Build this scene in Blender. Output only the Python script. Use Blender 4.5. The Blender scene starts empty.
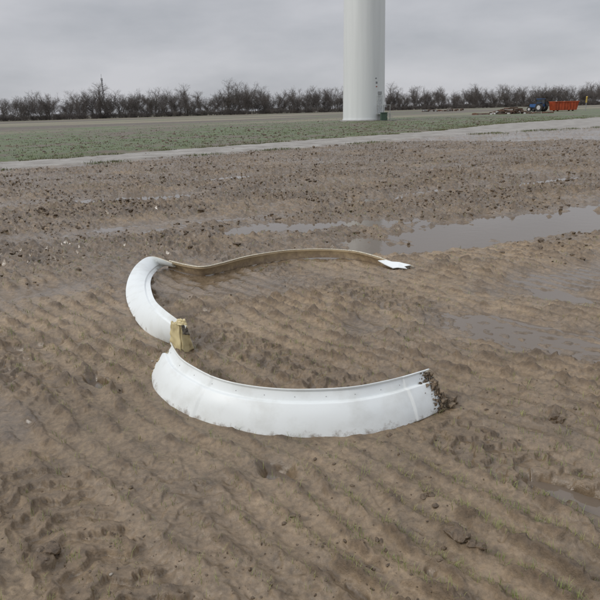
import bpy, math, random
import numpy as np
import bmesh
from mathutils import Vector, Matrix, Euler
random.seed(7); rng=np.random.default_rng(7)
scene=bpy.context.scene
scene.view_settings.view_transform='Standard'
scene.view_settings.look='None'
scene.view_settings.exposure=0
# ------------------------------------------------ camera
CAM_H=1.6
cam_d=bpy.data.cameras.new('camera'); cam=bpy.data.objects.new('camera',cam_d)
scene.collection.objects.link(cam); scene.camera=cam
cam_d.sensor_width=36; cam_d.lens=36; cam_d.clip_start=0.05; cam_d.clip_end=6000
Mc=Matrix.Translation((0,0,CAM_H))@Matrix.Rotation(math.radians(90-17.6),4,'X')@Matrix.Rotation(math.radians(-1.5),4,'Z')
cam.matrix_world=Mc
R3=Mc.to_3x3()
def P(px,py,h=0.0):
    """image pixel cast from the camera to the world point at height h"""
    d=R3@Vector(((px-300)/600,-(py-300)/600,-1))
    t=(h-CAM_H)/d.z
    return Vector((d.x*t,d.y*t,h))
# ------------------------------------------------ noise
perm=rng.permutation(256); perm=np.concatenate([perm,perm])
ga=rng.uniform(0,2*np.pi,256); gx=np.cos(ga); gy=np.sin(ga)
def noise(x,y):
    x=np.asarray(x,float);y=np.asarray(y,float)
    xi=np.floor(x).astype(np.int64); yi=np.floor(y).astype(np.int64)
    xf=x-xi; yf=y-yi; xi&=255; yi&=255
    u=xf*xf*xf*(xf*(xf*6-15)+10); v=yf*yf*yf*(yf*(yf*6-15)+10)
    def g(i,j,dx,dy):
        h=perm[perm[i&255]+(j&255)]
        return gx[h]*dx+gy[h]*dy
    a=g(xi,yi,xf,yf); b=g(xi+1,yi,xf-1,yf); c=g(xi,yi+1,xf,yf-1); d=g(xi+1,yi+1,xf-1,yf-1)
    return 1.5*((a+(b-a)*u)*(1-v)+(c+(d-c)*u)*v)
def ss(a,b,x):
    t=np.clip((x-a)/(b-a),0,1); return t*t*(3-2*t)
def cr(pts,n):
    out=[]; L=len(pts)
    for k in range(L-1):
        p0=pts[max(k-1,0)];p1=pts[k];p2=pts[k+1];p3=pts[min(k+2,L-1)]
        for q in range(n):
            t=q/n; out.append(.5*((2*p1)+(p2-p0)*t+(2*p0-5*p1+4*p2-p3)*t*t+(3*p1-p0-3*p2+p3)*t**3))
    out.append(pts[-1].copy()); return out
Ab=[(151,376),(155,391),(172,407),(200,421),(235,431),(275,437),(320,438.5),(360,436),(395,429),(420,420),(443,409)]
At=[(171,343),(180,357),(196,368),(218,378),(248,385),(283,388.5),(320,388.5),(355,386),(385,380.5),(405,375.5),(427,369)]
Ca=[(184,349),(163,341),(146,332),(133,316),(126,297),(128,279),(137,264),(151,256.5),(172,263.5)]
Cb=[(185,327),(175,319),(163,309),(154,299),(150.5,287),(151,279),(155,272.5),(163,267),(177,267.5)]
Fb=[(168,268),(185,273),(203,275.5),(222,272),(250,265.5),(290,259.5),(325,257.5),(355,259.5),(378,264.5),(395,268.5),(409,268.8)]
Ft=[(168,262),(185,266),(203,268),(222,264),(250,256.5),(283,251),(318,249.5),(348,251),(372,256.5),(392,262.5),(411,266.5)]
FOOT=[np.array([q.xy[:] for q in cr([P(*p) for p in L_],4)]) for L_ in (Ab,Ca[:6],Fb)]
RD=np.array([.753,.658]); RN=np.array([-.658,.753]); R0=np.array([-10.2,20.9])
def road_s(x,y): return (x-R0[0])*RN[0]+(y-R0[1])*RN[1]
def road_u(x,y): return (x-R0[0])*RD[0]+(y-R0[1])*RD[1]
def road_hw(u): return 1.45+np.clip((u-2)/14,0,1)*0.7+ss(24,45,u)*4.0
WATER=-0.05
PUD=[(3.1,8.25,3.0,.80,20,.09),(.10,8.8,1.9,.46,12,.082),(-3.1,12.4,1.5,.65,15,.085),
     (1.20,2.19,.26,.06,-45,.10),(-.12,2.43,.09,.07,-30,.075),(-1.3,3.48,.13,.05,-50,.08),
     (6.5,10.4,2.0,.5,20,.08),(5.4,6.8,1.6,.35,25,.075),
     (-1.4,16.0,1.8,.6,30,.08),(9.5,15.5,2.5,.7,30,.085),(1.5,11.2,1.4,.3,20,.075),(-7,15,1.4,.5,30,.075),
     (3.2,12.6,1.8,.28,30,.075),(5.5,13.4,1.8,.3,35,.075),(-.6,13.4,1.4,.25,30,.075),(7.5,12.2,1.6,.4,30,.075),
     (-4.6,9.3,1.1,.17,20,.078),(-2.2,10.6,1.4,.2,25,.078),(13,19,2.5,.6,35,.08),(4,17,2.2,.4,38,.08),(-5,18.5,1.8,.3,38,.08)]
SMO=[(-.55,5.65,1.05,.42,10,.026),(1.75,4.15,.95,.42,-30,.050),(.51,4.43,.20,.26,0,.046),(3.0,5.7,1.5,.5,20,.048),(-3.2,8.5,1.5,.5,10,.035),(-1.5,9.4,2.0,.4,15,.04),(1.4,7.1,1.4,.3,15,.04),(4.6,9.8,2.4,.4,25,.042),(2.55,4.9,.6,.2,-25,.055),(6,8.6,1.5,.4,20,.045),(-5.5,12,1.6,.5,20,.04),(-2.6,5.6,.8,.3,25,.03),(-1.75,3.0,.5,.25,-40,.012)]  # first ellipse: wet mud, its dark tint also painting shade inside the shell ring
def ell(x,y,c):
    cx,cy,a,b,ang,dep=c; th=math.radians(ang)
    dx=x-cx;dy=y-cy
    p=(dx*math.cos(th)+dy*math.sin(th))/a; q=(-dx*math.sin(th)+dy*math.cos(th))/b
    return np.sqrt(p*p+q*q)
def H(x,y):
    r=np.hypot(x,y)
    u=x*.753+y*.658; v=-x*.658+y*.753
    s=road_s(x,y); hw=road_hw(road_u(x,y))
    big=noise(x*.33+3,y*.33+9); med=noise(x*1.1+30,y*1.1+2)
    wx=.07*noise(x*.9+11,y*.9)+.022*noise(x*4,y*4+5)
    row=np.cos(2*np.pi*(u+wx)/.145)
    patch=noise(x*.7+50,y*.7+70)
    n1=noise((u+wx)/.06,v/.17)
    n1b=noise((u+wx)/.033+9,v/.045+7)
    n1c=noise(x/.10+3,y/.07+77)
    lump=np.clip(n1*1.05+.58*row+.38*n1c+.35*patch+.30*n1b-.10,0,1.15)
    lump=lump*lump*(3-2*np.clip(lump,0,1))
    crumb=noise(x/.022,y/.022)
    pits=ss(.36,.76,noise(x/.13+31,y/.11+17)+.3*n1b)
    soft=.40+.60*ss(-.35,.3,patch)
    z=.012*big+.012*med+.034*lump*soft+.008*row+.0028*crumb+.008*n1b*(.4+lump)-.022*pits*soft
    for u0,wd in ((.62,.22),(1.02,.18),(2.35,.22),(-.9,.22),(3.9,.25)):
        w=(u-u0-.05*noise(v*.6,u0*3.3)); k=ss(1,.75,np.abs(w)/wd)*ss(-.35,.15,noise(v*.5+u0*7,2.2))
        lug=ss(-.1,.6,np.cos(2*np.pi*((v+.03*n1b+.04*n1c)/.155+np.abs(w)/.22))+.5*n1c)
        z=z*(1-.45*k)+k*(.026*lug-.022)
        lump=lump*(1-.5*k)+.5*k*lug
    vr=v-.08*noise(u*.5,3.0)
    rl=(x+2.14)*-.56+(y-3.99)*.83+.05*med
    rm=ss(.2,-.9,x); rut=np.exp(-(rl/.09)**2)*rm
    z+=-.045*rut+.028*np.exp(-((rl-.16)/.07)**2)*rm
    for v0,dep,wd in ((6.1,.034,.16),(7.9,.038,.16),(9.4,.034,.2),(11.2,.045,.2),(13.0,.04,.2),(5.0,.022,.12),(10.2,.034,.12),(8.6,.034,.1),(14.6,.034,.2),(4.2,.02,.1),(16.3,.04,.2)):
        tt=vr-v0
        k=np.exp(-(tt/wd)**2)*ss(-.55,.1,noise(u*.35,v0*7.1))
        z+=-dep*k+dep*.5*np.exp(-((np.abs(tt)-wd*1.7)/(wd*.6))**2)
    m=ss(6.3,9.5,r+1.6*noise(x*.35,y*.35+40)+.9*med)
    c1=noise(x/.17+4,y/.13+8); c2=noise(x/.07+44,y/.06+18)
    cl=np.clip(c1*.8+c2*.75+.45*noise(x*.45+90,y*.9)+.02,0,1.2)
    z+=m*(.046*cl+.016*c2-.010)
    z+=m*.036*noise(x*.22+5,y*.45+77)
    wet=.62+.3*med+.35*ss(.0,-.6,big)-.28*lump
    wet=wet+m*.18
    flat=np.zeros_like(z)
    jit=.30*noise(x*1.9+5,y*1.9)+.22*noise(x*5+1,y*5+8)
    jit2=.30*noise(x*6+5,y*6)
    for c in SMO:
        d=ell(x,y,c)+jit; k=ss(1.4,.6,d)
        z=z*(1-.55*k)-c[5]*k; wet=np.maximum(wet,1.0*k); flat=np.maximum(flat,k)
    for c in PUD:
        d=ell(x,y,c)+(jit if c[2]>.5 else jit2); k=ss(1.35,.55,d)
        z=z*(1-.6*k)-c[5]*k; wet=np.maximum(wet,1.0*ss(1.9,.9,d))
    near=(r<8.5)&(x>-2.6)&(x<1.8)
    if near.any():
        xn=x[near]; yn=y[near]; dm=np.full(xn.shape,9.)
        for L_ in FOOT:
            for q in L_: dm=np.minimum(dm,(xn-q[0])**2+(yn-q[1])**2)
        k=np.exp(-dm/.0075); zn=z[near]; z[near]=zn*(1-.8*k)-.006*k
    beyond=ss(hw-.2,hw+1.5,s)
    nb=noise(u*.2,v*3.0)*.5+noise(x*2.2,y*2.2)+.8*noise(x*.7,y*.7)
    z=z*(1-beyond)+beyond*(.05+.05*nb)
    bed=ss(1.5,0,np.abs(s)-hw)
    z=z*(1-bed)+bed*.0
    z*=1-.6*ss(60,150,r)
    z=np.where(r>24,np.maximum(z,-.03),z)
    low=ss(.01,-.03,z)
    wet=np.maximum(wet,low*.9)
    return z,np.clip(lump*(1-m)+m*np.clip(cl*1.5,0,1),0,1),np.clip(wet,0,1),beyond,m,flat
# ------------------------------------------------ material helpers
def newmat(name):
    m=bpy.data.materials.new(name); m.use_nodes=True; nt=m.node_tree
    return m,nt,nt.nodes['Principled BSDF']
def N(nt,t,**k):
    n=nt.nodes.new(t)
    for a,b in k.items(): setattr(n,a,b)
    return n
def simple(name,col,rough=.6,var=.15,scale=6,bump=.0,metal=0,col2=None):
    m,nt,b=newmat(name)
    tc=N(nt,'ShaderNodeTexCoord'); no=N(nt,'ShaderNodeTexNoise'); no.inputs['Scale'].default_value=scale; no.inputs['Detail'].default_value=4
    nt.links.new(tc.outputs['Object'],no.inputs['Vector'])
    rp=N(nt,'ShaderNodeValToRGB')
    c2=col2 or tuple(c*(1-var*2) for c in col)
    rp.color_ramp.elements[0].color=(*c2,1); rp.color_ramp.elements[1].color=(*col,1)
    rp.color_ramp.elements[0].position=.35; rp.color_ramp.elements[1].position=.65
    nt.links.new(no.outputs['Fac'],rp.inputs['Fac']); nt.links.new(rp.outputs['Color'],b.inputs['Base Color'])
    b.inputs['Roughness'].default_value=rough; b.inputs['Metallic'].default_value=metal
    if bump:
        bp=N(nt,'ShaderNodeBump'); bp.inputs['Strength'].default_value=bump; bp.inputs['Distance'].default_value=.01
        nt.links.new(no.outputs['Fac'],bp.inputs['Height']); nt.links.new(bp.outputs['Normal'],b.inputs['Normal'])
    return m
def meshobj(name,verts,faces,mats=(),smooth=True,parent=None):
    me=bpy.data.meshes.new(name); me.from_pydata([tuple(v) for v in verts],[],faces); me.update()
    if smooth: me.polygons.foreach_set('use_smooth',[True]*len(me.polygons))
    for m in mats: me.materials.append(m)
    o=bpy.data.objects.new(name,me); scene.collection.objects.link(o)
    if parent: o.parent=parent
    return o
def npmesh(name,V,F,mats=(),smooth=True):
    me=bpy.data.meshes.new(name); k=F.shape[1]
    me.vertices.add(len(V)); me.vertices.foreach_set('co',V.astype(np.float32).ravel())
    me.loops.add(F.size); me.loops.foreach_set('vertex_index',F.astype(np.int32).ravel())
    me.polygons.add(len(F)); me.polygons.foreach_set('loop_start',np.arange(len(F),dtype=np.int32)*k)
    me.polygons.foreach_set('loop_total',np.full(len(F),k,dtype=np.int32))
    me.polygons.foreach_set('use_smooth',np.full(len(F),smooth,dtype=bool))
    me.update(calc_edges=True)
    for m in mats: me.materials.append(m)
    return me
def link(name,me,parent=None):
    o=bpy.data.objects.new(name,me); scene.collection.objects.link(o)
    if parent: o.parent=parent
    return o
# ------------------------------------------------ ground sheet
dense=np.linspace(-38,38,980); coarse=np.linspace(38,322,96)[1:-1]
ang=np.radians(np.concatenate([dense,coarse])); na=len(ang)
rad=np.concatenate([np.geomspace(.02,1.35,22)[:-1],np.geomspace(1.35,30,1120)[:-1],np.geomspace(30,4000,190)])
nr=len(rad)
A,Rr=np.meshgrid(ang,rad); X=(Rr*np.sin(A)).ravel(); Y=(Rr*np.cos(A)).ravel()
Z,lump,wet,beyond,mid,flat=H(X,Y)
V=np.stack([X,Y,Z],1)
i=np.arange(nr-1)[:,None]*na; j=np.arange(na)[None,:]; j2=(j+1)%na
F=np.stack([i+j,i+na+j,i+na+j2,i+j2],-1).reshape(-1,4)[:,::-1]
silt=np.array([.228,.167,.103]); clod=np.array([.116,.080,.047]); wetc=np.array([.116,.084,.053])
t1=noise(X*.5+2,Y*.5+3)[:,None]*.18+1
tint=silt*t1*(1-lump[:,None]*.8)+clod*lump[:,None]*.8
tint=tint*(1-mid[:,None]*.30)+wetc*mid[:,None]*.30
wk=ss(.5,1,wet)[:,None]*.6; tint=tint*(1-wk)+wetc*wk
s=road_s(X,Y); r=np.hypot(X,Y)
green=np.array([.070,.098,.024]); brown=np.array([.100,.076,.046]); straw=np.array([.18,.155,.09])
ur=road_u(X,Y)
gk=ss(-.4,.3,noise(X*.10,Y*.25)+.6*noise(X*.45,Y*.6)+.4*noise(X*1.7,Y*2.1)*ss(120,40,r)+.5*noise(ur*.05,s*.9)*ss(200,60,r)+.3*ss(45,8,s)-.02)[:,None]
fb=brown*(1-gk)+green*gk
k=ss(-.2,.3,noise(ur*.012+4,s*.06+7)+.1)[:,None]*ss(34,48,s)[:,None]; fb=fb*(1-k)+straw*k
k=ss(-.1,.2,noise(ur*.008+14,s*.035+27))[:,None]*ss(55,65,s)[:,None]; fb=fb*(1-k)+(brown*.8)*k
tint=tint*(1-beyond[:,None])+fb*beyond[:,None]
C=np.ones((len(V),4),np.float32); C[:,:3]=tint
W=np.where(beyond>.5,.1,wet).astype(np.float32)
m,nt,b=newmat('wet_soil')
ca=N(nt,'ShaderNodeAttribute',attribute_name='tint'); wa=N(nt,'ShaderNodeAttribute',attribute_name='wet')
tc=N(nt,'ShaderNodeTexCoord')
n1=N(nt,'ShaderNodeTexNoise'); n1.inputs['Scale'].default_value=30; n1.inputs['Detail'].default_value=7; n1.inputs['Roughness'].default_value=.75
n2=N(nt,'ShaderNodeTexNoise'); n2.inputs['Scale'].default_value=3.1; n2.inputs['Detail'].default_value=4
for n in (n1,n2): nt.links.new(tc.outputs['Object'],n.inputs['Vector'])
mr=N(nt,'ShaderNodeMapRange'); mr.inputs['From Min'].default_value=.28; mr.inputs['From Max'].default_value=.72; mr.inputs['To Min'].default_value=.50; mr.inputs['To Max'].default_value=1.45
nt.links.new(n1.outputs['Fac'],mr.inputs['Value'])
mr2=N(nt,'ShaderNodeMapRange'); mr2.inputs['From Min'].default_value=.3; mr2.inputs['From Max'].default_value=.7; mr2.inputs['To Min'].default_value=.78; mr2.inputs['To Max'].default_value=1.2
nt.links.new(n2.outputs['Fac'],mr2.inputs['Value'])
mu=N(nt,'ShaderNodeMath',operation='MULTIPLY'); nt.links.new(mr.outputs[0],mu.inputs[0]); nt.links.new(mr2.outputs[0],mu.inputs[1])
vm=N(nt,'ShaderNodeVectorMath',operation='SCALE'); nt.links.new(ca.outputs['Color'],vm.inputs[0]); nt.links.new(mu.outputs[0],vm.inputs['Scale'])
nt.links.new(vm.outputs[0],b.inputs['Base Color'])
rr=N(nt,'ShaderNodeMapRange'); rr.inputs['From Min'].default_value=.2; rr.inputs['From Max'].default_value=1; rr.inputs['To Min'].default_value=.58; rr.inputs['To Max'].default_value=.13
nt.links.new(wa.outputs['Fac'],rr.inputs['Value'])
ra=N(nt,'ShaderNodeMath',operation='MULTIPLY'); nt.links.new(rr.outputs[0],ra.inputs[0]); nt.links.new(mr2.outputs[0],ra.inputs[1])
nt.links.new(ra.outputs[0],b.inputs['Roughness'])
bst=N(nt,'ShaderNodeMapRange'); bst.inputs['From Min'].default_value=.4; bst.inputs['From Max'].default_value=1; bst.inputs['To Min'].default_value=.85; bst.inputs['To Max'].default_value=.22
nt.links.new(wa.outputs['Fac'],bst.inputs['Value'])
bp=N(nt,'ShaderNodeBump'); bp.inputs['Distance'].default_value=.014; nt.links.new(bst.outputs[0],bp.inputs['Strength'])
nt.links.new(n1.outputs['Fac'],bp.inputs['Height']); nt.links.new(bp.outputs['Normal'],b.inputs['Normal'])
b.inputs['Specular IOR Level'].default_value=.6
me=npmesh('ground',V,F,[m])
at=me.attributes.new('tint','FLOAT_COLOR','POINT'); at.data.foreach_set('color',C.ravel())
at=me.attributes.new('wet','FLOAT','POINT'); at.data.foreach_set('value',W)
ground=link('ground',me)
# ------------------------------------------------ puddle water
m,nt,b=newmat('puddle_water')
b.inputs['Base Color'].default_value=(.14,.11,.082,1); b.inputs['Roughness'].default_value=.05; b.inputs['IOR'].default_value=1.5
tc=N(nt,'ShaderNodeTexCoord'); n1=N(nt,'ShaderNodeTexNoise'); n1.inputs['Scale'].default_value=9; n1.inputs['Detail'].default_value=3
nt.links.new(tc.outputs['Object'],n1.inputs['Vector']); bp=N(nt,'ShaderNodeBump'); bp.inputs['Strength'].default_value=.12; bp.inputs['Distance'].default_value=.01
nt.links.new(n1.outputs['Fac'],bp.inputs['Height']); nt.links.new(bp.outputs['Normal'],b.inputs['Normal'])
meshobj('puddle_water',[(-22,.5,WATER),(22,.5,WATER),(22,24,WATER),(-22,24,WATER)],[(0,1,2,3)],[m])
# ------------------------------------------------ gravel track
us=np.concatenate([np.arange(-60,70,.35),np.arange(70,400,4)]); nc=26
ff=np.linspace(-1,1,nc+1); U,FF=np.meshgrid(us,ff,indexing='ij')
side=np.where(FF<0,3.3,9.1)
D_=FF*(road_hw(U)+.45*noise(U*.5,side)+.28*noise(U*2.3,side+10))
px_=R0[0]+RD[0]*U+RN[0]*D_; py_=R0[1]+RD[1]*U+RN[1]*D_
zz=.045+.018*noise(px_*1.3,py_*1.3)-.02*np.exp(-((np.abs(D_)-.85)/.3)**2); zz=np.where(np.abs(FF)>.93,-.01,zz)
a_=np.arange(len(us)-1)[:,None]*(nc+1)+np.arange(nc)[None,:]
Fq=np.stack([a_+nc+1,a_+nc+2,a_+1,a_],-1).reshape(-1,4)
m,nt,b=newmat('wet_gravel')
tc=N(nt,'ShaderNodeTexCoord'); n1=N(nt,'ShaderNodeTexNoise'); n1.inputs['Scale'].default_value=.9; n1.inputs['Detail'].default_value=10; n1.inputs['Roughness'].default_value=.7
n2=N(nt,'ShaderNodeTexVoronoi'); n2.inputs['Scale'].default_value=22
for n in (n1,n2): nt.links.new(tc.outputs['Object'],n.inputs['Vector'])
rp=N(nt,'ShaderNodeValToRGB'); e=rp.color_ramp.elements; e[0].position=.36; e[0].color=(.16,.14,.115,1); e[1].position=.62; e[1].color=(.32,.305,.275,1)
nt.links.new(n1.outputs['Fac'],rp.inputs['Fac']); nt.links.new(rp.outputs['Color'],b.inputs['Base Color'])
rr=N(nt,'ShaderNodeMapRange'); rr.inputs['To Min'].default_value=.25; rr.inputs['To Max'].default_value=.85; nt.links.new(n1.outputs['Fac'],rr.inputs['Value']); nt.links.new(rr.outputs[0],b.inputs['Roughness'])
bp=N(nt,'ShaderNodeBump'); bp.inputs['Strength'].default_value=.5; bp.inputs['Distance'].default_value=.02; nt.links.new(n2.outputs['Distance'],bp.inputs['Height']); nt.links.new(bp.outputs['Normal'],b.inputs['Normal'])
link('gravel_track',npmesh('gravel_track',np.stack([px_.ravel(),py_.ravel(),zz.ravel()],1),Fq,[m]))
# ------------------------------------------------ clods
def ico(sub):
    bm=bmesh.new(); bmesh.ops.create_icosphere(bm,subdivisions=sub,radius=1)
    v=np.array([w.co[:] for w in bm.verts]); f=np.array([[w.index for w in q.verts] for q in bm.faces]); bm.free(); return v,f
def scatter(name,pts,size,sub,mat,flatten=.6,sink=.25,smooth=True,rough=.35):
    bv,bf=ico(sub); n=len(pts); nb=len(bv)
    z=H(pts[:,0],pts[:,1])[0]
    out=np.empty((n,nb,3))
    th=rng.uniform(0,2*np.pi,n); sc=size[:,None]*rng.uniform(.55,1.5,(n,3)); sc[:,2]*=flatten
    disp=1+rng.uniform(-rough,rough,(n,nb))
    v=bv[None]*disp[:,:,None]*sc[:,None,:]
    c,s_=np.cos(th)[:,None],np.sin(th)[:,None]
    out[:,:,0]=v[:,:,0]*c-v[:,:,1]*s_+pts[:,0,None]; out[:,:,1]=v[:,:,0]*s_+v[:,:,1]*c+pts[:,1,None]
    out[:,:,2]=v[:,:,2]+(z+size*flatten*(1-2*sink)*.5)[:,None]
    F=(bf[None]+np.arange(n)[:,None,None]*nb).reshape(-1,3)
    return link(name,npmesh(name,out.reshape(-1,3),F,[mat],smooth))
def ptsr(n,r0,r1,a=40):
    rr=np.exp(rng.uniform(math.log(r0),math.log(r1),n)); th=np.radians(rng.uniform(-a,a,n))
    return np.stack([rr*np.sin(th),rr*np.cos(th)],1)
clodm=simple('clod_soil',(.130,.091,.055),.5,.22,60,.8)
p=ptsr(50000,6.0,30); d=noise(p[:,0]*.45+90,p[:,1]*.9)+.6*noise(p[:,0]*1.5,p[:,1]*2.2)
wz=H(p[:,0],p[:,1]); keep=(d+.25*rng.random(len(p))>.05)&(wz[0]>WATER+.012)&(wz[3]<.1)&(rng.random(len(p))<ss(6.0,12,np.hypot(p[:,0],p[:,1]))); p=p[keep]
scatter('soil_clods',p,(rng.gamma(2.0,.0048,len(p))+.004)*(1+.03*(np.hypot(p[:,0],p[:,1])-7)),1,clodm,.65,.38,False,.34)
p=ptsr(3000,1.6,8); d=noise(p[:,0]*.8+9,p[:,1]*.8); wz=H(p[:,0],p[:,1]); p=p[(d>.05)&(wz[0]>-.03)]
scatter('soil_crumbs',p,rng.gamma(1.6,.0018,len(p))+.0012,1,clodm,.6,.4,False,.3)
cp=[P(a,b_).xy[:] for a,b_ in [(430,495),(468,543),(476,548),(50,550),(560,420)]]
p=np.concatenate([np.array(c)+rng.normal(0,.018,(9,2)) for c in cp])
scatter('large_clods',p,rng.gamma(2.5,.0042,len(p))+.003,2,clodm,.6,.5,False,.22)
peb=simple('pebble_stone',(.36,.32,.26),.5,.2,30)
p=ptsr(24,1.8,12); scatter('field_stones',p,rng.gamma(2,.0015,len(p))+.0025,2,peb,.6,.3,True,.12)
# ------------------------------------------------ seedlings and verge grass
def blades(name,pts,hgt,nb,mat,wid,spread,lean=.5):
    z=H(pts[:,0],pts[:,1])[0]; n=len(pts)
    P0=np.repeat(np.stack([pts[:,0],pts[:,1],z-.002],1),nb,0); P0[:,:2]+=rng.normal(0,spread,(n*nb,2))
    h=np.repeat(hgt,nb)*rng.uniform(.5,1.2,n*nb); th=rng.uniform(0,2*np.pi,n*nb); l=rng.uniform(.1,lean,n*nb)*h
    dx=np.stack([np.cos(th),np.sin(th),np.zeros(n*nb)],1); sd=np.stack([-np.sin(th),np.cos(th),np.zeros(n*nb)],1)*np.repeat(wid,nb)[:,None]
    up=np.array([0,0,1.])
    a=P0-sd; b_=P0+sd; mdl=P0+dx*(l*.3)[:,None]+up*(h*.6)[:,None]; c=mdl+sd*.8; d=mdl-sd*.8
    e=P0+dx*l[:,None]+up*h[:,None]
    V=np.stack([a,b_,c,d,e],1).reshape(-1,3); o=np.arange(n*nb)*5
    F=np.concatenate([np.stack([o,o+1,o+2],1),np.stack([o,o+2,o+3],1),np.stack([o+3,o+2,o+4],1)])
    return link(name,npmesh(name,V,F,[mat],False))
sg=simple('seedling_green',(.17,.22,.055),.5,.2,3,col2=(.27,.25,.10))
p=ptsr(28000,1.7,20); u=p@np.array([.753,.658]); un=np.round(u/.145)*.145+rng.normal(0,.014,len(p)); p=p+(un-u)[:,None]*np.array([.753,.658])
d=noise(p[:,0]*.6+33,p[:,1]*.6); wz=H(p[:,0],p[:,1]); keep=(wz[0]>WATER+.008)&(rng.random(len(p))<.16+.5*ss(-.1,.6,d))&(wz[3]<.1)&(wz[5]<.4); p=p[keep]
rr=np.hypot(p[:,0],p[:,1])
blades('crop_seedlings',p,.016+.020*rng.random(len(p))+.0012*rr,2,sg,.0007+.00015*rr,.008,1.1)
vg=simple('verge_grass_blades',(.075,.105,.03),.7,.2,1.5,col2=(.13,.12,.055))
uu=rng.uniform(-25,60,14000); sd=np.where(rng.random(14000)<.6,1,-1); off=rng.gamma(1.5,.45,14000)
hw=road_hw(uu); sp=sd*(hw+off-.1); keep=(noise(uu*.5,sd*3.3)+.25*(sd>0)>.0)
p=R0+uu[:,None]*RD+sp[:,None]*RN; p=p[keep]
blades('verge_grass',p,rng.uniform(.03,.11,len(p)),3,vg,np.full(len(p),.008),.05,.9)
uu=rng.uniform(-25,70,20000); sp=rng.gamma(1.4,12,20000)+3; p=R0+uu[:,None]*RD+sp[:,None]*RN
p=p[(.6*noise(p[:,0]*.45,p[:,1]*.6)+.6*noise(p[:,0]*1.7,p[:,1]*2.1)>.0)&(sp>road_hw(uu)+1)&(sp<70)]
blades('field_grass',p,rng.uniform(.03,.08,len(p)),4,vg,np.full(len(p),.012),.12,1.2)
uu=rng.uniform(-25,60,5000); sp=rng.gamma(1.4,9,5000)+3; p=R0+uu[:,None]*RD+sp[:,None]*RN; p=p[sp>road_hw(uu)+1]
scatter('field_clods',p,rng.gamma(2,.014,len(p))+.012,1,clodm,.6,.35,False,.34)
# ------------------------------------------------ turbine debris
deb=bpy.data.objects.new('turbine_blade_debris',None); scene.collection.objects.link(deb)
def paint(name,col,mud=(.17,.122,.078),zlo=.0,zhi=.06,amt=.24,rough=.42,st=.87):
    m,nt,b=newmat(name); g=N(nt,'ShaderNodeNewGeometry'); sx=N(nt,'ShaderNodeSeparateXYZ'); nt.links.new(g.outputs['Position'],sx.inputs[0])
    tc=N(nt,'ShaderNodeTexCoord'); n1=N(nt,'ShaderNodeTexNoise'); n1.inputs['Scale'].default_value=16; n1.inputs['Detail'].default_value=9; n1.inputs['Roughness'].default_value=.75
    n2=N(nt,'ShaderNodeTexNoise'); n2.inputs['Scale'].default_value=6; n2.inputs['Detail'].default_value=9; n2.inputs['Roughness'].default_value=.65
    for n in (n1,n2): nt.links.new(tc.outputs['Object'],n.inputs['Vector'])
    hr=N(nt,'ShaderNodeMapRange'); hr.inputs['From Min'].default_value=zlo; hr.inputs['From Max'].default_value=zhi; hr.inputs['To Min'].default_value=amt; hr.inputs['To Max'].default_value=.0
    nt.links.new(sx.outputs['Z'],hr.inputs['Value'])
    ad=N(nt,'ShaderNodeMath',operation='ADD'); nt.links.new(hr.outputs[0],ad.inputs[0]); nt.links.new(n1.outputs['Fac'],ad.inputs[1])
    rp=N(nt,'ShaderNodeMapRange'); rp.inputs['From Min'].default_value=.68; rp.inputs['From Max'].default_value=.94; nt.links.new(ad.outputs[0],rp.inputs['Value'])
    c0=N(nt,'ShaderNodeMix',data_type='RGBA'); c0.inputs[6].default_value=(*[c*k_ for c,k_ in zip(col,(st,st-.01,st-.03))],1); c0.inputs[7].default_value=(*col,1)
    cf=N(nt,'ShaderNodeMapRange'); cf.inputs['From Min'].default_value=.3; cf.inputs['From Max'].default_value=.52; nt.links.new(n2.outputs['Fac'],cf.inputs['Value']); nt.links.new(cf.outputs[0],c0.inputs[0])
    mx=N(nt,'ShaderNodeMix',data_type='RGBA'); nt.links.new(rp.outputs[0],mx.inputs[0]); nt.links.new(c0.outputs[2],mx.inputs[6]); mx.inputs[7].default_value=(*mud,1)
    nt.links.new(mx.outputs[2],b.inputs['Base Color'])
    ro=N(nt,'ShaderNodeMapRange'); ro.inputs['To Min'].default_value=rough; ro.inputs['To Max'].default_value=.7; nt.links.new(rp.outputs[0],ro.inputs['Value']); nt.links.new(ro.outputs[0],b.inputs['Roughness'])
    return m
white=paint('white_gelcoat',(.74,.775,.77)); tan=paint('fibreglass_laminate',(.33,.25,.145),zhi=.14,amt=.4,rough=.6,st=.75); rimm=simple('torn_laminate_edge',(.60,.55,.43),.7,.2,60)
foam=paint('yellow_foam_core',(.62,.53,.30),zhi=.14,amt=.25,rough=.65,st=.75); dark=simple('fold_shade',(.08,.065,.045),.7,.3,50,.5)
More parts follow.
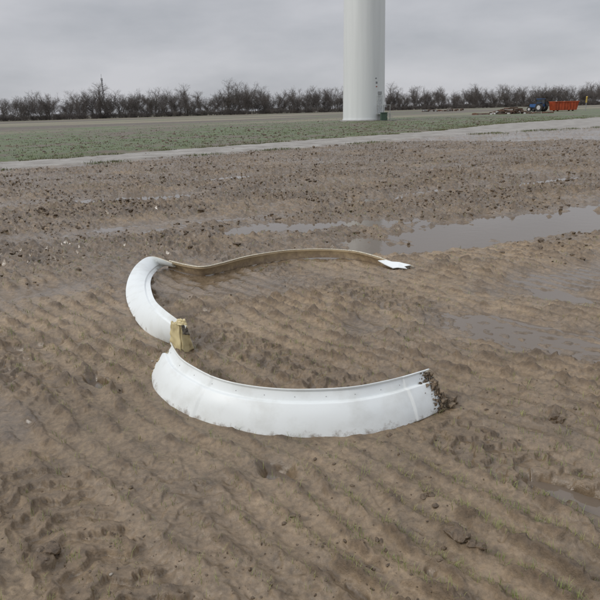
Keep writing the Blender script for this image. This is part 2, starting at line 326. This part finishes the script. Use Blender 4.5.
def strip(name,A,B,prof,mats,thick,n=14,nv=44,sgn=1,face=1,rag0=0,rag1=0):
    a=cr(A,n); b_=cr(B,n); L=len(a); G=[]
    for k in range(L):
        tg=(a[min(k+1,L-1)]+b_[min(k+1,L-1)]-a[max(k-1,0)]-b_[max(k-1,0)]).normalized()
        ac=(b_[k]-a[k]); nn=tg.cross(ac).normalized()*sgn
        rowp=[]
        for q in range(nv+1):
            v=q/nv; p=a[k].lerp(b_[k],v)+nn*prof(k/(L-1),v)
            if k==0 and rag0: p-=tg*rag0*(float(noise(v*6,1.3))+.5*float(noise(v*19,1.3)))
            if k==L-1 and rag1: p+=tg*rag1*(float(noise(v*6,7.3))+.5*float(noise(v*19,1.3)))
            rowp.append(p)
        G.append(rowp)
    vs=[p for r_ in G for p in r_]; w=nv+1; fs=[]
    for k in range(L-1):
        for q in range(nv):
            f=(k*w+q,k*w+q+1,(k+1)*w+q+1,(k+1)*w+q); fs.append(f[::-1] if face>0 else f)
    o=meshobj(name,vs,fs,mats,True,deb)
    so=o.modifiers.new('thickness','SOLIDIFY'); so.thickness=thick; so.offset=-1; so.use_rim=True; so.material_offset=1; so.material_offset_rim=2
    return o,G
def PL(l,hs):
    if not hasattr(hs,'__len__'): hs=[hs]*len(l)
    return [P(a,b_,h) for (a,b_),h in zip(l,hs)]
def sst(a,b_,x):
    t=min(max((x-a)/(b_-a),0),1); return t*t*(3-2*t)
def prof_f(u,v):
    o=.014*math.sin(math.pi*min(v,.74)/.74*.9)
    o-=.018*sst(.70,.735,v)
    o+=.013*sst(.955,.972,v)
    o+=.010*sst(.885,.887,u)*(1-sst(.985,1,v))
    o+=.005*sst(.262,.264,u)*(1-sst(.276,.278,u))
    o+=.003*math.sin(u*23)*v
    o+=.0025*float(noise(u*9,v*2.5+4))
    return o
o,Gf=strip('front_shell',PL(Ab,-.012),PL(At,[.21,.22,.22,.22,.22,.22,.22,.22,.215,.21,.2]),prof_f,[white,tan,rimm],.010,rag0=.03,rag1=.05,n=24,nv=60)
strip('curled_shell',PL(Ca,[-.008,-.008,-.008,0,.015,.06,.12,.14,.115]),PL(Cb,[.22,.22,.21,.16,.10,.05,.02,.015,.03]),lambda u,v:.018*math.sin(math.pi*v)-.009*sst(.78,.82,v),[white,white,rimm],.009,sgn=-1,face=-1,nv=60)
strip('rear_shell',PL(Fb,-.005),PL(Ft,[.10,.09,.09,.09,.1,.1,.09,.085,.08,.05,.02]),lambda u,v:.01*math.sin(math.pi*v)+.012*sst(.86,.9,v),[tan,white,rimm],.014,sgn=-1,face=1,rag1=.06)
tp=[P(378,261,.055),P(386,260.5,.06),P(392,262.2,.05),P(399,262.6,.05),P(411,265.5,.035),P(404,267,.02),P(407,269,.010),P(398,268,.018),P(393,268.6,.012),P(385,265,.03)]
o=meshobj('white_tip',tp,[(0,1,2,9),(2,3,8,9),(3,4,5,7),(5,6,7),(3,7,8)],[white],False,deb); o.modifiers.new('t','SOLIDIFY').thickness=.008
def sheet(name,quads,mat,thick,seed,amp=.004,n=14,rag=1.0):
    for q_,(a,b_,c,d) in enumerate(quads):
        vs=[]
        for i_ in range(n+1):
            for j_ in range(n+1):
                s_,t_=i_/n,j_/n; p=a.lerp(b_,s_).lerp(d.lerp(c,s_),t_)
                nn=(b_-a).cross(d-a).normalized()
                p=p+nn*amp*float(noise(s_*3+seed,t_*5+q_*7))*2
                if j_==n: p=p+(d-a).normalized()*rag*(.03*float(noise(s_*5+seed,q_*3.3))+.012*float(noise(s_*15+seed,9)))
                vs.append(p)
        fs=[(i_*(n+1)+j_,(i_+1)*(n+1)+j_,(i_+1)*(n+1)+j_+1,i_*(n+1)+j_+1) for i_ in range(n) for j_ in range(n)]
        o=meshobj(name,vs,fs,[mat],True,deb); so=o.modifiers.new('t','SOLIDIFY'); so.thickness=thick; so.offset=0
cb=P(182,356,0); lb=P(171,344,.04); rb=P(193,349,.0)
ct=P(180,323,.23)+Vector((0,-.01,0)); lt=P(171,322,.23); rt=P(187,327,.205)
sheet('web_panel',[(lb,cb,ct,lt),(cb+Vector((.004,0,0)),rb,rt,ct+Vector((.004,0,0)))],foam,.014,3.3,rag=.6)
sheet('core_flap',[(P(175,324,.23),P(188,328,.20),P(185,320,.255),P(178,319,.255))],foam,.012,6.1,rag=.4)
sheet('fold_shade_patch',[(P(184,333,.175)+Vector((0,-.022,0)),P(190,334,.16)+Vector((0,-.022,0)),P(187,325,.21)+Vector((0,-.022,0)),P(182,324,.225)+Vector((0,-.022,0)))],dark,.008,8.1,rag=.5)  # dark sheet added to stand for shade inside the folded panel
bm=bmesh.new()
for k in range(8,len(Gf)-2,20):
    p=Gf[k][50]; nrm=(Gf[min(k+1,len(Gf)-1)][50]-Gf[k-1][50]).cross(Gf[k][51]-Gf[k][49]).normalized()
    M=Matrix.Translation(p)@nrm.to_track_quat('Z','Y').to_matrix().to_4x4()
    bmesh.ops.create_cone(bm,cap_ends=True,segments=8,radius1=.003,radius2=.002,depth=.005,matrix=M)
me=bpy.data.meshes.new('bolts'); bm.to_mesh(me); bm.free(); me.materials.append(simple('bolt_steel',(.35,.35,.34),.5)); link('bolts',me,deb)
cake=simple('caked_soil',(.185,.135,.085),.6,.3,50,.8)
mv=[];mf=[];bv,bf=ico(1); cnt=0
for k in range(420):
    qi=int(rng.integers(0,56)); back=int(abs(rng.normal(0,5)))
    p=np.array(Gf[-1-min(back,24)][qi])+np.array([rng.normal(.000,.004),rng.normal(-.006,.003),rng.normal(0,.006)])
    sz=rng.gamma(1.4,.0019)+.0012
    if back<3: sz*=1.6
    if k%7==0: p=np.array([.81+abs(rng.normal(0,.025)),3.06+rng.normal(0,.03),max(-.005,rng.normal(.002,.012))]); sz=rng.gamma(2,.0030)+.003
    vv=bv*(1+rng.uniform(-.35,.35,(len(bv),1)))*sz*rng.uniform(.6,1.5,3)+p
    mv.append(vv); mf.append(bf+cnt); cnt+=len(bv)
link('caked_mud',npmesh('caked_mud',np.concatenate(mv),np.concatenate(mf),[cake],False),deb)
bm=bmesh.new()
for k in range(70):
    p=Gf[-1][int(rng.integers(4,60))]; q=p+Vector((rng.uniform(.005,.035),rng.uniform(-.015,.015),rng.uniform(-.02,.02)))
    w_=Vector((0,.0,.0015)); v=[bm.verts.new(c) for c in (p-w_,p+w_,q)]; bm.faces.new(v)
me=bpy.data.meshes.new('fibres'); bm.to_mesh(me); bm.free(); me.materials.append(rimm); link('glass_fibre_strands',me,deb)
# ------------------------------------------------ wind turbine tower
base=P(366,121.5)
tw=bpy.data.objects.new('wind_turbine_tower',None); scene.collection.objects.link(tw)
D=base.y; rad0=19.6/600*D*1.045; bx,by=base.x,base.y+rad0
def lathe(name,prof,seg,mats,parent,cx,cy,smooth=True):
    vs=[];fs=[]
    for (rr_,z_) in prof:
        for k in range(seg):
            a=2*math.pi*k/seg; vs.append((cx+rr_*math.cos(a),cy+rr_*math.sin(a),z_))
    for q in range(len(prof)-1):
        for k in range(seg):
            fs.append((q*seg+k,q*seg+(k+1)%seg,(q+1)*seg+(k+1)%seg,(q+1)*seg+k))
    return meshobj(name,vs,fs,mats,smooth,parent)
m,nt,b=newmat('tower_paint')
tc=N(nt,'ShaderNodeTexCoord'); mp=N(nt,'ShaderNodeMapping'); mp.inputs['Scale'].default_value=(2.0,2.0,.10); nt.links.new(tc.outputs['Object'],mp.inputs[0])
n1=N(nt,'ShaderNodeTexNoise'); n1.inputs['Scale'].default_value=1; n1.inputs['Detail'].default_value=5; nt.links.new(mp.outputs[0],n1.inputs['Vector'])
rp=N(nt,'ShaderNodeValToRGB'); e=rp.color_ramp.elements; e[0].position=.3; e[0].color=(.59,.61,.61,1); e[1].position=.65; e[1].color=(.64,.66,.66,1)
nt.links.new(n1.outputs['Fac'],rp.inputs['Fac']); nt.links.new(rp.outputs['Color'],b.inputs['Base Color']); b.inputs['Roughness'].default_value=.5
TP=m
tf=lambda z_:rad0*(1-.004*z_)
lathe('shell',[(tf(k*3.0),k*3.0) for k in range(28)],96,[TP],tw,bx,by)
for q,zf in enumerate((23.0,49.0)): lathe('section_flange',[(tf(zf)+.0,zf-.1),(tf(zf)+.02,zf-.08),(tf(zf)+.02,zf+.08),(tf(zf),zf+.1)],96,[TP],tw,bx,by,False)
conc=simple('concrete',(.28,.27,.25),.8,.15,2)
lathe('foundation',[(rad0+.02,.02),(rad0+.02,.16),(rad0+.35,.16),(rad0+.4,.10),(rad0+.4,-.1)],64,[conc],tw,bx,by,False)
lathe('base_flange',[(rad0+.0,.30),(rad0+.07,.30),(rad0+.07,.17),(rad0+.0,.17)],96,[TP],tw,bx,by,False)
def box(bm,c,s,rot=0,mi=0,bev=0.0,rx=0,taper=1.0):
    M=Matrix.Translation(c)@Matrix.Rotation(rot,4,'Z')@Matrix.Rotation(rx,4,'X')@Matrix.Diagonal((s[0],s[1],s[2],1))
    r_=bmesh.ops.create_cube(bm,size=1,matrix=Matrix.Identity(4))
    if taper!=1.0:
        for v in r_['verts']:
            if v.co.z>0: v.co.x*=taper; v.co.y*=taper
    bmesh.ops.transform(bm,matrix=M,verts=r_['verts'])
    fs=set(f for v in r_['verts'] for f in v.link_faces)
    for f in fs: f.material_index=mi
    if bev:
        es=list(set(e_ for v in r_['verts'] for e_ in v.link_edges)); g=bmesh.ops.bevel(bm,geom=es,offset=bev,segments=2,affect='EDGES')
        for f in g['faces']: f.material_index=mi
def cyl(bm,c,rr_,d,axis='Z',mi=0,seg=20,r2=None):
    M=Matrix.Translation(c)
    if axis=='X': M=M@Matrix.Rotation(math.pi/2,4,'Y')
    if axis=='Y': M=M@Matrix.Rotation(math.pi/2,4,'X')
    r_=bmesh.ops.create_cone(bm,cap_ends=True,segments=seg,radius1=rr_,radius2=rr_ if r2 is None else r2,depth=d,matrix=M)
    for f in set(f for v in r_['verts'] for f in v.link_faces): f.material_index=mi
def done(name,bm,mats,parent=None,loc=None,rz=0):
    me=bpy.data.meshes.new(name); bm.to_mesh(me); bm.free()
    for m_ in mats: me.materials.append(m_)
    o=link(name,me,parent)
    if loc is not None: o.location=loc; o.rotation_euler=(0,0,rz)
    return o
blk=simple('dark_rubber',(.025,.025,.025),.7); steel=simple('galvanised_steel',(.35,.36,.36),.45,.1,metal=.5)
grn=simple('green_cabinet_paint',(.05,.09,.06),.5)
ad_=math.radians(-48)
dn=Vector((math.cos(ad_),math.sin(ad_),0)); dc=Vector((bx,by,0))+dn*(rad0-.03)
bm=bmesh.new(); box(bm,dc+Vector((0,0,2.0)),(.12,.95,2.1),ad_,0,.02); box(bm,dc+dn*.04+Vector((0,0,3.3)),(.08,.6,.35),ad_,1)
box(bm,dc+dn*.65+Vector((0,0,.85)),(1.2,1.2,.06),ad_,1)
for k in range(4): box(bm,dc+dn*(1.35+.28*k)+Vector((0,0,.68-.19*k)),(.27,1.0,.04),ad_,1)
sdv=Vector((-dn.y,dn.x,0))
for sgn in (-1,1):
    for q in (.15,1.2): box(bm,dc+dn*q+sdv*.58*sgn+Vector((0,0,.95)),(.05,.05,1.9),ad_,1)
    box(bm,dc+dn*.68+sdv*.58*sgn+Vector((0,0,1.88)),(1.1,.05,.05),ad_,1)
done('door_and_steps',bm,[simple('door_grey',(.5,.52,.52),.5),steel],tw)
bm=bmesh.new(); c=Vector((bx+rad0*.80,by-rad0-.6,0)); box(bm,c+Vector((0,0,.5)),(.75,.5,.9),.2,0,.03); box(bm,c+Vector((0,0,.99)),(.85,.6,.07),.2,0,.02); box(bm,c+Vector((0,0,.03)),(.85,.6,.1),.2,1)
done('electrical_cabinet',bm,[grn,conc])
bm=bmesh.new()
for (aa,z_,w_,h_,mi) in [(-62,5.0,.2,.12,0),(-60,4.5,.24,.22,0),(-60,4.05,.2,.12,1)]:
    a=math.radians(aa); n_=Vector((math.cos(a),math.sin(a),0)); box(bm,Vector((bx,by,z_))+n_*(tf(z_)+.01),(.03,w_,h_),a,mi)
done('warning_labels',bm,[simple('label_dark',(.2,.21,.22),.5),simple('label_red',(.35,.12,.08),.5)],tw)
# ------------------------------------------------ tree line
bark=simple('hazed_bark',(.145,.127,.115),.9,.15,.4)  # bark colour lightened to paint in distance haze
def tree_mesh(name,seed,h,shrub=False):
    R=random.Random(seed); segs=[]
    def grow(p,d,L,r_,lev):
        n=3 if lev<2 else 2; q=p.copy(); dd=d.copy()
        for k in range(n):
            dd=(dd+Vector((R.gauss(0,.10),R.gauss(0,.10),.07 if lev>0 else .0))).normalized(); e_=q+dd*(L/n)
            segs.append((q.copy(),e_.copy(),r_*(1-.44*k/n),r_*(1-.44*(k+1)/n)))
            if lev<4:
                cnt=(3 if lev<3 else 2)
                for c in range(cnt):
                    if lev==0 and k==0 and R.random()<.5: continue
                    az=R.uniform(0,6.283); sp=R.uniform(.4,1.0); t=R.uniform(.2,1)
                    s_=dd.orthogonal().normalized(); s_=Matrix.Rotation(az,3,dd)@s_
                    nd=(dd*math.cos(sp)+s_*math.sin(sp)).normalized()
                    grow(q.lerp(e_,t),nd,L*R.uniform(.40,.64),max(r_*.45,.012),lev+1)
            q=e_
    if shrub:
        for k in range(5): grow(Vector((R.gauss(0,1.3),R.gauss(0,.5),0)),Vector((R.gauss(0,.4),R.gauss(0,.4),1)).normalized(),h*.55,.04,1)
    else: grow(Vector((0,0,-.2)),Vector((0,0,1)),h*.73,h*.015,0)
    n=len(segs); p0=np.array([s_[0][:] for s_ in segs]);p1=np.array([s_[1][:] for s_ in segs]);r0=np.array([s_[2] for s_ in segs]);r1=np.array([s_[3] for s_ in segs])
    d=p1-p0; d/=np.linalg.norm(d,axis=1)[:,None]+1e-9; ref=np.where(np.abs(d[:,2:3])>.9,[[1,0,0]],[[0,0,1]]); a=np.cross(d,ref); a/=np.linalg.norm(a,axis=1)[:,None]; b2=np.cross(d,a)
    vs=[]
    for (p,rr_) in ((p0,r0),(p1,r1)):
        for k in range(3):
            t=2*math.pi*k/3; vs.append(p+(a*math.cos(t)+b2*math.sin(t))*np.maximum(rr_,.013)[:,None])
    V=np.stack(vs,1).reshape(-1,3); o=np.arange(n)*6
    F=np.concatenate([np.stack([o+k,o+(k+1)%3,o+3+(k+1)%3,o+3+k],1) for k in range(3)])
    return npmesh(name,V,F,[bark],True)
T=[tree_mesh('bare_tree_%d'%k,k+5,11+1.1*(k%4)) for k in range(9)]; S=[tree_mesh('bare_shrub_%d'%k,k+50,4.6,True) for k in range(3)]
tl=bpy.data.objects.new('tree_line',None); scene.collection.objects.link(tl)
def line(x): return float(np.interp(x,[-400,-140,-40,60,170,420],[235,250,300,330,345,380]))
x=-260
while x<330:
    y=line(x); hs=.80+.13*float(noise(x*.03,1.7))+.09*float(noise(x*.09,5.7))
    hs*=float(np.interp(x,[-150,-60,0,300],[.84,.98,.92,.90]))
    for dy in (0,9,20,32):
        o=link('tree',random.choice(T),tl); o.location=(x+random.uniform(-2.5,2.5),y+dy+random.uniform(-3,3),0)
        sc=hs*random.uniform(.68,1.08); o.scale=(sc*1.15,sc*1.15,sc); o.rotation_euler=(0,0,random.uniform(0,6.28))
    for k in range(3):
        o=link('shrub',random.choice(S),tl); o.location=(x+random.uniform(-2.5,2.5),y-3+k*12+random.uniform(-2.5,2.5),-.3); o.rotation_euler=(0,0,random.uniform(0,6.28)); sc=random.uniform(.45,.95); o.scale=(sc*1.8,sc*1.8,sc)
    x+=random.uniform(2.4,4.2)
# ------------------------------------------------ radio mast
bm=bmesh.new(); mb=P(106,117.2); mx_,my_=(mb.x/mb.y*520,520); hM=30
for k in range(3):
    a=2*math.pi*k/3; box(bm,Vector((.45*math.cos(a),.45*math.sin(a),hM/2)),(.2,.2,hM))
z_=0
while z_<hM-1.5:
    for k in range(3):
        a=2*math.pi*k/3; b2=2*math.pi*(k+1)/3
        p=Vector((.45*math.cos(a),.45*math.sin(a),z_)); q=Vector((.45*math.cos(b2),.45*math.sin(b2),z_+1.5)); d=q-p
        M=Matrix.Translation((p+q)/2)@d.to_track_quat('Z','Y').to_matrix().to_4x4()
        bmesh.ops.create_cone(bm,cap_ends=False,segments=4,radius1=.07,radius2=.07,depth=d.length,matrix=M)
    z_+=1.5
cyl(bm,Vector((0,0,hM+1.5)),.09,3.0)
for k in range(3): box(bm,Vector((.6*math.cos(k*2.1),.6*math.sin(k*2.1),hM-1.2)),(.3,.3,2.0))
done('radio_mast',bm,[simple('mast_grey',(.07,.07,.08),.6)],None,(mx_,my_,0))
# ------------------------------------------------ orange skip, tractor, pile, marker post
orange=simple('orange_paint',(.52,.115,.045),.6,.15,1.5)
def skip(loc,rz):
    bm=bmesh.new(); L,Wd,Hh=5.0,2.3,1.6; fl=.22
    prof_=[(-L/2+fl,0),(L/2-.35,0),(L/2,Hh),(-L/2,Hh)]
    f=[bm.verts.new((x_,-Wd/2,z_+.2)) for x_,z_ in prof_]; g=[bm.verts.new((x_,Wd/2,z_+.2)) for x_,z_ in prof_]
    bm.faces.new(f); bm.faces.new(g[::-1])
    for a,b2 in ((0,1),(1,2),(3,0)): bm.faces.new((f[a],g[a],g[b2],f[b2]))
    bmesh.ops.solidify(bm,geom=bm.faces[:],thickness=.05)
    for sy in (-1,1):
        for k in range(7): box(bm,Vector((-L/2+.6+k*.6,sy*(Wd/2+.03),.2+Hh/2)),(.07,.05,Hh-.1))
        box(bm,Vector((0,sy*(Wd/2+.05),Hh+.22)),(L+.1,.12,.12))
    for sx_ in (-1,1): box(bm,Vector((sx_*(L/2+.02),0,Hh+.22)),(.12,Wd,.12))
    for sx_ in (-1,1):
        for sy in (-.7,.7): cyl(bm,Vector((sx_*1.6,sy,.13)),.13,.3,'Y',1,14)
    return done('orange_skip_container',bm,[orange,blk],None,loc,rz)
def bearing_x(b_,dist): return Vector((b_*dist,dist,0))
skip(bearing_x(.4275,125),.12)
blue=simple('blue_paint',(.03,.10,.26),.4,.1); glass=simple('dark_glass',(.03,.04,.05),.1)
def tractor(loc,rz):
    bm=bmesh.new()
    box(bm,Vector((1.0,0,1.15)),(1.6,.75,.7),0,0,.08); box(bm,Vector((1.85,0,1.05)),(.12,.65,.6),0,2,.03)
    box(bm,Vector((.3,0,.75)),(2.9,.5,.4),0,2)
    box(bm,Vector((-.45,0,1.15)),(1.3,1.25,.6),0,0,.06); box(bm,Vector((-.45,0,1.9)),(1.22,1.2,.95),0,1,.04,taper=.9); box(bm,Vector((-.45,0,2.43)),(1.35,1.3,.14),0,0,.05)
    for sx_ in (-1.03,.13):
        for sy in (-.58,.58): box(bm,Vector((sx_,sy,1.9)),(.08,.08,1.0),0,2)
    for sy in (-.85,.85):
        cyl(bm,Vector((-.75,sy,.8)),.8,.42,'Y',2,28); cyl(bm,Vector((-.75,sy,.8)),.42,.45,'Y',3,20)
        cyl(bm,Vector((1.45,sy*.95,.5)),.5,.32,'Y',2,24); cyl(bm,Vector((1.45,sy*.95,.5)),.26,.35,'Y',3,16)
        box(bm,Vector((-.75,sy,1.66)),(1.2,.46,.07),0,0,.02)
    cyl(bm,Vector((1.2,.3,1.85)),.05,.9,'Z',2,10)
    return done('blue_tractor',bm,[blue,glass,blk,simple('rim_grey',(.5,.5,.5),.5)],None,loc,rz)
tractor(bearing_x(.387,127),2.2)
bm=bmesh.new(); R=random.Random(3)
for k in range(90):
    x_=R.gauss(0,2.6); z_=max(.1,R.uniform(0,1.0)*math.exp(-(x_/3)**2)); box(bm,Vector((x_,R.gauss(0,.9),z_)),(R.uniform(.3,1.9),R.uniform(.1,.5),R.uniform(.06,.35)),R.uniform(0,3),R.choice([0,0,0,1,2]),0,R.uniform(-.5,.5))
done('debris_pile',bm,[simple('old_timber',(.10,.07,.05),.9),simple('scrap_white',(.5,.5,.48),.6),simple('rust',(.13,.07,.045),.9)],None,bearing_x(.345,105))
bm=bmesh.new(); R=random.Random(5)
for k in range(60):
    x_=R.uniform(-6,6); box(bm,Vector((x_,R.gauss(0,.6),R.uniform(.05,.5))),(R.uniform(.3,1.4),R.uniform(.2,.6),R.uniform(.1,.5)),R.uniform(0,3),R.choice([0,0,1,2]))
done('rubble_heap',bm,[simple('rubble_brown',(.12,.08,.06),.9),simple('rubble_brick',(.18,.09,.06),.9),simple('rubble_grey',(.3,.3,.29),.8)],None,bearing_x(.235,190))
bm=bmesh.new(); cyl(bm,Vector((0,0,1.1)),.06,2.2,'Z',1,10); box(bm,Vector((0,0,2.0)),(.28,.1,1.0),.3,0,.02); cyl(bm,Vector((0,0,2.56)),.17,.12,'Z',0,14,r2=.03)
done('yellow_marker_post',bm,[simple('marker_yellow',(.7,.5,.08),.5),steel],None,bearing_x(.463,115))
# ------------------------------------------------ world + sun
w=bpy.data.worlds.new('World'); scene.world=w; w.use_nodes=True; nt=w.node_tree; bg=nt.nodes['Background']; bg.inputs['Strength'].default_value=.1
SE,SA=math.radians(34),math.radians(-112)
sky=N(nt,'ShaderNodeTexSky',sky_type='NISHITA'); sky.sun_disc=False; sky.sun_elevation=SE; sky.sun_rotation=SA
tc=N(nt,'ShaderNodeTexCoord'); sx=N(nt,'ShaderNodeSeparateXYZ'); nt.links.new(tc.outputs['Generated'],sx.inputs[0])
mp=N(nt,'ShaderNodeMapping'); mp.inputs['Scale'].default_value=(1.8,1.8,5.5); mp.inputs['Location'].default_value=(.4,.1,.3); nt.links.new(tc.outputs['Generated'],mp.inputs[0])
n1=N(nt,'ShaderNodeTexNoise'); n1.inputs['Scale'].default_value=2.0; n1.inputs['Detail'].default_value=5; n1.inputs['Roughness'].default_value=.5; nt.links.new(mp.outputs[0],n1.inputs['Vector'])
rp=N(nt,'ShaderNodeValToRGB'); e=rp.color_ramp.elements; e[0].position=.34; e[0].color=(.41,.425,.46,1); e[1].position=.66; e[1].color=(.57,.575,.61,1)
nt.links.new(n1.outputs['Fac'],rp.inputs['Fac'])
g=N(nt,'ShaderNodeMapRange'); g.interpolation_type='SMOOTHSTEP'; g.inputs['From Min'].default_value=.14; g.inputs['From Max'].default_value=.9; g.inputs['To Min'].default_value=10; g.inputs['To Max'].default_value=22
nt.links.new(sx.outputs['Z'],g.inputs['Value'])
vm=N(nt,'ShaderNodeVectorMath',operation='SCALE'); nt.links.new(rp.outputs['Color'],vm.inputs[0]); nt.links.new(g.outputs[0],vm.inputs['Scale'])
mx=N(nt,'ShaderNodeMix',data_type='RGBA'); mx.inputs[0].default_value=.95; nt.links.new(sky.outputs[0],mx.inputs[6]); nt.links.new(vm.outputs[0],mx.inputs[7]); nt.links.new(mx.outputs[2],bg.inputs['Color'])
sd_=bpy.data.lights.new('sun','SUN'); sd_.energy=1.5; sd_.angle=math.radians(13); sd_.color=(1,.96,.90); so=bpy.data.objects.new('sun',sd_); scene.collection.objects.link(so)
dv=Vector((math.sin(SA)*math.cos(SE),math.cos(SA)*math.cos(SE),math.sin(SE))); so.rotation_euler=dv.to_track_quat('Z','Y').to_euler()
